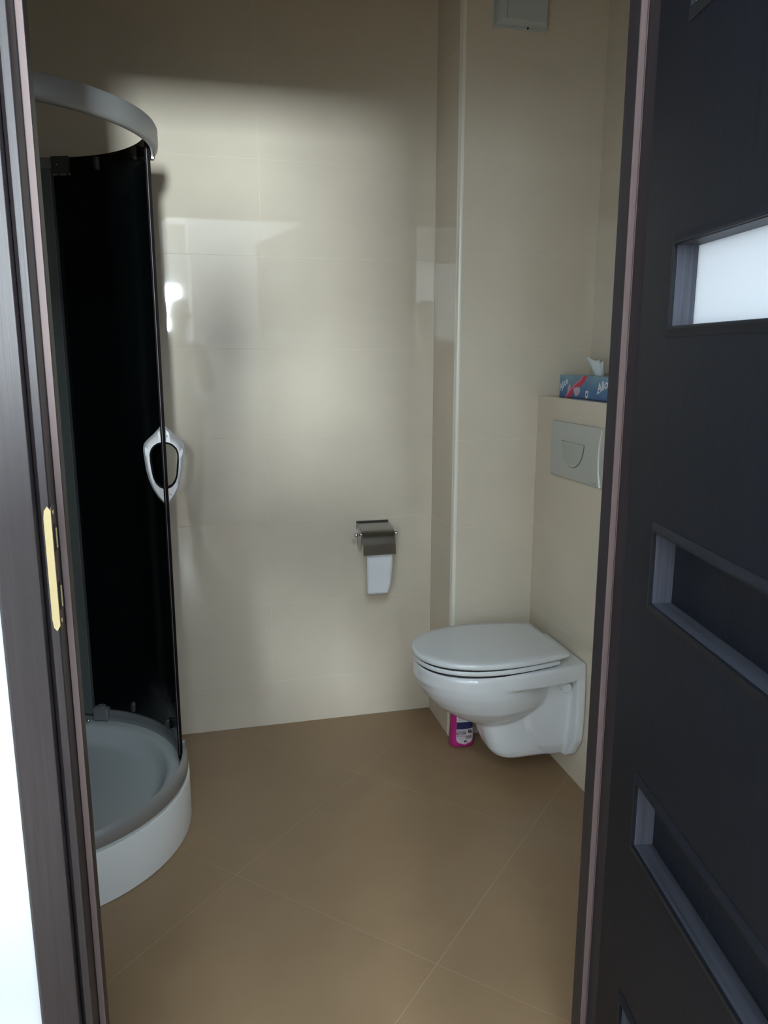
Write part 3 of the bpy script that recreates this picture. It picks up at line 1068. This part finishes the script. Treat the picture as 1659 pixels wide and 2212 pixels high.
# hanging sheet: down from the front of the roll
tab = [(0.010, -0.0465, 0.0475), (-0.02, -0.0465, 0.0475), (-0.07, -0.0468, 0.0470), (-0.10, -0.0462, 0.0478), (-0.13, -0.0460, 0.0455), (-0.150, -0.0458, 0.0438), (-0.170, -0.0455, 0.0425), (-0.190, -0.0452, 0.0385), (-0.204, -0.0450, 0.0330), (-0.2125, -0.0442, 0.0280)]
vs, fs = [], []
K = 8
for i, (z, xa, xb) in enumerate(tab):
    for k in range(K + 1):
        f = k / K
        x = xa + (xb - xa) * f
        zz_ = z + (0.0012 * math.sin(k * 2.1) if i == len(tab) - 1 else 0)
        y = -0.0290 - 0.004 * math.sin(min(1, max(0, (-z) / 0.2)) * 2.2) + 0.0012 * math.sin(f * 5 + i * 0.7)
        vs.append((x, y, zz_))
for i in range(len(tab) - 1):
    for k in range(K):
        a = i * (K + 1) + k
        fs.append((a, a + 1, a + K + 2, a + K + 1))
me = bpy.data.meshes.new('sheet')
me.from_pydata(vs, [], fs)
o = link('hanging_sheet', me, M['paper'], RL, smooth=True)
so = o.modifiers.new('solid', 'SOLIDIFY')
so.thickness = 0.0008

# ------------------------------------------------------------------ ventilation box high on the chase
VB = thing('vent_cover', 'pale plastic fan box high on the tiled pipe boxing', 'vent', (1.046, YC, 2.42))
MB().box(-0.088, 0.088, -0.006, -0.0004, -0.088, 0.088).build('base', M['fan'], VB, bev=0.002)
m = MB()
m.rings([[(-0.083, -0.006, -0.083), (0.083, -0.006, -0.083), (0.083, -0.006, 0.083), (-0.083, -0.006, 0.083)],
         [(-0.083, -0.020, -0.083), (0.083, -0.020, -0.083), (0.083, -0.020, 0.083), (-0.083, -0.020, 0.083)],
         [(-0.076, -0.034, -0.074), (0.076, -0.034, -0.074), (0.076, -0.034, 0.076), (-0.076, -0.034, 0.076)]])
m.build('cover', M['fan'], VB, bev=0.003)
MB().box(-0.056, -0.0545, -0.0352, -0.033, -0.072, 0.074).build('cover_seam', M['grey_ink'], VB)
MB().lathe((0.022, -0.012, -0.083), (0, 0, -1), [(0, 0.003), (0.003, 0.003), (0.006, 0.001)], 10).build('screw', M['black'], VB)

# ------------------------------------------------------------------ tissue box on the ledge
TB = thing('tissue_box', 'blue and red tissue box lying on the tiled ledge above the toilet', 'tissue box', (1.200, 2.235, ZC))
TL = 0.160
MB().box(0.0, 0.112, -TL, TL, 0.0005, 0.071).build('carton', M['box_print'], TB, bev=0.0015)


def flat(name, pts, mat, parent, off=0.0004):
    """print on the long face (x = 0), pts = (along to the right seen from the front, height)"""
    return MB().prism(pts, lambda p, k: (-off * k + 0.0001, TL - p[0], p[1])).build(name, mat, parent)


flat('print_band', [(0.040, 0.001), (0.074, 0.001), (0.102, 0.016), (0.132, 0.030), (0.168, 0.052), (0.186, 0.070), (0.156, 0.070), (0.140, 0.055), (0.104, 0.040), (0.070, 0.022)], M['red_print'], TB, 0.0003)
flat('print_band', [(0.040, 0.001), (0.052, 0.001), (0.078, 0.022), (0.112, 0.042), (0.146, 0.056), (0.160, 0.070), (0.152, 0.070), (0.136, 0.058), (0.100, 0.043), (0.066, 0.024)], M['rose_print'], TB, 0.0006)
flat('print_petal', [(0.098, 0.030), (0.112, 0.034), (0.136, 0.036), (0.142, 0.024), (0.134, 0.012), (0.120, 0.007), (0.112, 0.006), (0.102, 0.018)], M['lilac_print'], TB, 0.0009)
flat('print_petal', [(0.056, 0.010), (0.060, 0.030), (0.070, 0.044), (0.078, 0.036), (0.068, 0.020)], M['lilac_print'], TB, 0.0008)
flat('print_badge', [(0.178, 0.006), (0.186, 0.002), (0.193, 0.008), (0.194, 0.024), (0.186, 0.027), (0.177, 0.024)], M['white_print'], TB, 0.0006)
flat('print_badge_mark', [(0.183, 0.010), (0.189, 0.010), (0.189, 0.020), (0.183, 0.020)], M['navy'], TB, 0.0010)


def box_text(txt, size, along, h, rot, bold):
    me = text_mesh(txt, size, shear=0.25, bold=bold)
    me.materials.append(M['white_print'])
    o = link('print_name', me, None, TB)
    # text plane: x -> towards -y (to the right in the picture), y -> up
    R = Matrix(((0, 0, -1), (-1, 0, 0), (0, 1, 0))).to_4x4()
    o.matrix_local = Matrix.Translation((-0.0008, TL - along, h)) @ R @ Matrix.Rotation(rot, 4, 'Z')
    return o


box_text('Alice', 0.030, 0.028, 0.040, 0.50, 0.0004)
box_text('Alice', 0.036, 0.283, 0.044, 0.30, 0.0010)
flat('print_underline', [(0.014, 0.018), (0.018, 0.017), (0.026, 0.026), (0.030, 0.032), (0.022, 0.026)], M['white_print'], TB, 0.0005)
flat('print_underline', [(0.246, 0.020), (0.250, 0.018), (0.270, 0.027), (0.288, 0.038), (0.268, 0.029)], M['white_print'], TB, 0.0005)
# tissue pulled up from the slot: crumpled sheet
vs, fs = [], []
rows, colsn = 9, 14
for i in range(rows + 1):
    f = i / rows
    half = 0.034 + 0.022 * f
    for k in range(colsn + 1):
        g = k / colsn * 2 - 1
        y = -0.003 - g * half + 0.010 * f
        x = 0.052 + 0.010 * math.sin(g * 4.2 + f * 1.5) * (0.4 + 0.6 * f) - 0.008 * f
        z = 0.066 + 0.060 * f * (1 - 0.10 * (g + 1)) + 0.004 * math.sin(g * 7) * f
        if k == 0:
            z += 0.004 * f
        vs.append((x, y, z))
for i in range(rows):
    for k in range(colsn):
        a = i * (colsn + 1) + k
        fs.append((a, a + 1, a + colsn + 2, a + colsn + 1))
me = bpy.data.meshes.new('tissue')
me.from_pydata(vs, [], fs)
o = link('tissue', me, M['tissue'], TB, smooth=True)
so = o.modifiers.new('solid', 'SOLIDIFY')
so.thickness = 0.0007

# ------------------------------------------------------------------ pink bottle behind the toilet
BT = thing('cleaner_bottle', 'pink plastic cleaner bottle on the floor behind the toilet bowl', 'bottle', (0.884, 2.402, 0.0), math.radians(-4))


def sup(w, d, n=36, p=3.0):
    out = []
    for i in range(n):
        a = 2 * PI * i / n
        c, s_ = math.cos(a), math.sin(a)
        out.append((w * abs(c) ** (2 / p) * (1 if c >= 0 else -1), d * abs(s_) ** (2 / p) * (1 if s_ >= 0 else -1)))
    return out


bp_ = [(0.0005, 0.036, 0.022), (0.004, 0.0415, 0.026), (0.012, 0.0435, 0.028), (0.040, 0.0425, 0.028), (0.080, 0.0395, 0.027), (0.120, 0.0385, 0.027), (0.150, 0.040, 0.027), (0.175, 0.038, 0.026), (0.195, 0.028, 0.021), (0.205, 0.015, 0.014), (0.212, 0.0125, 0.0125)]
m = MB().rings([[(x, y, z) for x, y in sup(w, d)] for z, w, d in bp_])
auto_smooth(m.build('body', M['pink'], BT), 60)
m = MB().lathe((0, 0, 0.2125), (0, 0, 1), [(0, 0.0150), (0.003, 0.0155), (0.026, 0.0140), (0.028, 0.0120), (0.0285, 0.002)], 24)
auto_smooth(m.build('cap', M['pink'], BT), 40)
# label on the front face (towards -y), curved over the body


def body_y(x, z):
    for k in range(len(bp_) - 1):
        if bp_[k][0] <= z <= bp_[k + 1][0]:
            f = (z - bp_[k][0]) / (bp_[k + 1][0] - bp_[k][0])
            w = bp_[k][1] + f * (bp_[k + 1][1] - bp_[k][1])
            d = bp_[k][2] + f * (bp_[k + 1][2] - bp_[k][2])
            return -d * max(0.0, 1 - abs(x / w) ** 3.0) ** (1 / 3.0)
    return 0


def wrap(name, x_of, z0, z1, mat, off, nx=12, nz=10):
    vs, fs = [], []
    for j in range(nz + 1):
        z = z0 + (z1 - z0) * j / nz
        xa, xb = x_of(z)
        for i in range(nx + 1):
            x = xa + (xb - xa) * i / nx
            vs.append((x, body_y(x, z) - off, z))
    for j in range(nz):
        for i in range(nx):
            a = j * (nx + 1) + i
            fs.append((a, a + 1, a + nx + 2, a + nx + 1))
    me = bpy.data.meshes.new(name)
    me.from_pydata(vs, [], fs)
    return link(name, me, mat, LB, smooth=True)


def lab_x(g):
    def f(z):
        t = max(0.0, min(1.0, (z - (0.012 + g)) / 0.022))
        h = 0.0305 * math.sqrt(max(0.0, 1 - (1 - t) ** 2)) - g * 0.9
        c = 0.006
        return (c - max(0.001, h), c + max(0.001, h))
    return f


LB = BT
wrap('label', lab_x(0), 0.012, 0.170, M['white_print'], 0.0005, nz=24)
LB = BT.children[-1]
LB['label'] = 'white label with a navy band'
wrap('label_face', lab_x(0.0018), 0.014, 0.069, M['label_white'], 0.0008, nz=16)
wrap('label_band', lambda z: (-0.0245, 0.036), 0.070, 0.096, M['navy'], 0.0008)
wrap('label_face', lambda z: (-0.020, 0.034), 0.103, 0.168, M['label_white'], 0.0008)


def lab_box(x0, x1, z0, z1, mat='ink'):
    wrap('label_print', lambda z: (x0, x1), z0, z1, M[mat], 0.0011, 4, 2)


def lab_text(txt, size, x, z, bold):
    me = text_mesh(txt, size, bold=bold, extrude=0.0001)
    me.materials.append(M['ink'])
    o = link('label_print', me, None, LB)
    o.matrix_local = Matrix.Translation((x, body_y(x, z) - 0.0014, z)) @ Matrix.Rotation(math.radians(90), 4, 'X')


for a in ((-0.022, 0.006, 0.0625, 0.0640), (-0.022, 0.006, 0.0420, 0.0432), (-0.022, -0.0210, 0.0420, 0.0640), (0.0050, 0.006, 0.0420, 0.0640)):
    lab_box(*a)
lab_text('UYO3', 0.0125, -0.0080, 0.0545, 0.0004)
lab_box(-0.019, 0.003, 0.0455, 0.0470, 'grey_ink')
lab_text('nEL', 0.0150, 0.0210, 0.0600, 0.0008)
for k in range(9):
    x = 0.0080 + k * 0.0026
    lab_box(x, x + (0.0016 if k % 3 else 0.0010), 0.0330, 0.0450)
lab_box(-0.016, 0.000, 0.0330, 0.0345, 'grey_ink')
lab_text('\u25cf2', 0.0085, 0.0080, 0.0235, 0.0004)

# ------------------------------------------------------------------ photographer, seen only mirrored in the wall tiles
M['skin'] = simple('skin', (0.55, 0.34, 0.25), rough=0.55)
M['shirt'] = simple('dark_shirt', (0.035, 0.035, 0.042), rough=0.9, bump=(300, 0.4))
M['trousers'] = simple('dark_trousers', (0.02, 0.024, 0.035), rough=0.9, bump=(300, 0.4))
M['hair'] = simple('dark_hair', (0.02, 0.014, 0.01), rough=0.7)
M['shoe'] = simple('black_shoe', (0.015, 0.015, 0.015), rough=0.6)
M['eye'] = simple('eye_white', (0.75, 0.73, 0.70), rough=0.3)


def ensure_skin(me):
    if not me.skin_vertices:
        import bmesh
        b = bmesh.new()
        b.from_mesh(me)
        b.verts.layers.skin.verify()
        b.to_mesh(me)
        b.free()


def skin_obj(name, joints, bones, mat, parent, root=0, sub=2):
    me = bpy.data.meshes.new(name)
    me.from_pydata([j[:3] for j in joints], bones, [])
    ensure_skin(me)
    o = link(name, me, mat, parent)
    for i, j in enumerate(joints):
        v = me.skin_vertices[0].data[i]
        v.radius = (j[3], j[4] if len(j) > 4 else j[3])
        v.use_root = i == root
    md = o.modifiers.new('skin', 'SKIN')
    md.use_smooth_shade = True
    s_ = o.modifiers.new('sub', 'SUBSURF')
    s_.levels = s_.render_levels = sub
    return o


PE = thing('person', 'person in dark clothes taking the photo, mirrored faintly in the tiles', 'person', (-0.08, -0.36, 0))
# local coordinates: origin on the floor between the feet, +y towards the bathroom; phone at local (0.08, 0.35, 1.30)
J = [(0, 0, 0.95, .13, .10), (0, 0, 1.12, .125, .095), (0, -0.01, 1.30, .14, .10), (0.01, 0, 1.43, .075, .06), (0.02, 0.01, 1.49, .05, .05), (0.04, 0.02, 1.56, .065, .075), (0.04, 0.025, 1.64, .075, .09), (0.04, 0.02, 1.70, .06, .07),
     (0.10, -0.01, 1.40, .06, .055), (0.175, 0, 1.385, .052, .05), (0.235, 0.05, 1.13, .040, .040), (0.19, 0.19, 1.185, .033, .033), (0.130, 0.290, 1.240, .024, .024), (0.123, 0.322, 1.262, .026, .020),
     (-0.10, -0.01, 1.40, .06, .055), (-0.175, 0, 1.385, .052, .05), (-0.22, 0.0, 1.12, .040, .040), (-0.225, 0.05, 0.88, .025, .025), (-0.225, 0.06, 0.82, .026, .020),
     (0.09, 0, 0.87, .085, .085), (0.10, 0.02, 0.48, .058, .058), (0.10, 0, 0.10, .038, .038), (0.11, 0.06, 0.045, .035, .030), (0.115, 0.14, 0.035, .034, .024),
     (-0.09, 0, 0.87, .085, .085), (-0.10, 0.02, 0.48, .058, .058), (-0.10, 0, 0.10, .038, .038), (-0.11, 0.06, 0.045, .035, .030), (-0.115, 0.14, 0.035, .034, .024)]
B = [(0, 1), (1, 2), (2, 3), (3, 4), (4, 5), (5, 6), (6, 7), (2, 8), (8, 9), (9, 10), (10, 11), (11, 12), (12, 13), (2, 14), (14, 15), (15, 16), (16, 17), (17, 18),
     (0, 19), (19, 20), (20, 21), (21, 22), (22, 23), (0, 24), (24, 25), (25, 26), (26, 27), (27, 28)]
skin_obj('body', J, B, M['skin'], PE)


def grow(idx, bones, g, name, mat):
    mp = {a: i for i, a in enumerate(idx)}
    return skin_obj(name, [(*J[a][:3], J[a][3] + g, J[a][4] + g) for a in idx], [(mp[a], mp[b]) for a, b in bones], mat, PE)


grow([0, 1, 2, 3, 8, 9, 10, 11, 14, 15, 16, 17], [(0, 1), (1, 2), (2, 3), (2, 8), (8, 9), (9, 10), (10, 11), (2, 14), (14, 15), (15, 16), (16, 17)], 0.014, 'shirt', M['shirt'])
grow([0, 19, 20, 21, 24, 25, 26], [(0, 19), (19, 20), (20, 21), (0, 24), (24, 25), (25, 26)], 0.020, 'trousers', M['trousers'])
for a, b, c in ((21, 22, 23), (26, 27, 28)):
    skin_obj('shoe', [(*J[a][:2], 0.06, .050, .052), (*J[b][:2], 0.048, .046, .046), (*J[c][:2], 0.038, .042, .036), (J[c][0], J[c][1] + 0.035, 0.032, .034, .028)], [(0, 1), (1, 2), (2, 3)], M['shoe'], PE)
# head details
skin_obj('hair', [(0.04, -0.035, 1.60, .075, .07), (0.04, -0.012, 1.685, .085, .088), (0.04, 0.035, 1.735, .060, .045)], [(0, 1), (1, 2)], M['hair'], PE)
skin_obj('nose', [(0.04, 0.100, 1.640, .010), (0.04, 0.118, 1.605, .014)], [(0, 1)], M['skin'], PE, sub=2)
for s_ in (-1, 1):
    MB().lathe((0.04 + s_ * 0.030, 0.092, 1.635), (0, 1, 0), [(0, 0.011), (0.004, 0.010), (0.009, 0.006), (0.010, 0.001)], 16).build('eye', M['eye'], PE, smooth=True)
    skin_obj('ear', [(0.04 + s_ * 0.078, 0.015, 1.600, .008, .012), (0.04 + s_ * 0.084, 0.010, 1.640, .010, .016)], [(0, 1)], M['skin'], PE, sub=1)
MB().lathe((0.04, 0.090, 1.570), (0, 1, 0), [(0, 0.020), (0.010, 0.016), (0.013, 0.004)], 16).build('mouth', simple('lips', (0.45, 0.18, 0.15), rough=0.5), PE, smooth=True)


def finger(pts, r, name='finger'):
    skin_obj(name, [(*p, r * (1 - 0.12 * i)) for i, p in enumerate(pts)], [(i, i + 1) for i in range(len(pts) - 1)], M['skin'], PE, sub=2)


# right hand: four fingers wrapped round the front of the phone, thumb on its back
for i, (z, ln) in enumerate(((1.297, 0.040), (1.278, 0.046), (1.259, 0.043), (1.241, 0.034))):
    finger([(0.128, 0.318, z - 0.012), (0.132, 0.350, z), (0.112, 0.362, z + 0.002), (0.120 - ln, 0.3625, z + 0.004)], 0.0085)
finger([(0.126, 0.312, 1.262), (0.120, 0.322, 1.290), (0.102, 0.330, 1.305), (0.085, 0.332, 1.308)], 0.010, 'thumb')
# left hand hanging, slightly curled
for i, (y, ln) in enumerate(((0.088, 0.075), (0.070, 0.082), (0.052, 0.078), (0.036, 0.062))):
    finger([(-0.225, y * 0.6 + 0.02, 0.815), (-0.225, y, 0.785), (-0.222, y + 0.004, 0.785 - ln * 0.5), (-0.214, y + 0.002, 0.785 - ln)], 0.0085)
finger([(-0.222, 0.080, 0.835), (-0.212, 0.105, 0.805), (-0.206, 0.108, 0.780)], 0.010, 'thumb')

PN = thing('phone', 'black phone held upright in the right hand of the person', 'phone', (0.0, -0.013, 1.30), -YAW * 0.4)
PN.rotation_euler = (-PITCH * 0.4, 0, -YAW * 0.4)
MB().box(-0.036, 0.036, -0.004, 0.004, -0.075, 0.075).build('body', M['ink'], PN, bev=0.003)
MB().cyl((0.0, 0.0035, 0.056), (0, 1, 0), 0.007, 0.0015, 20).build('lens', M['chrome'], PN)
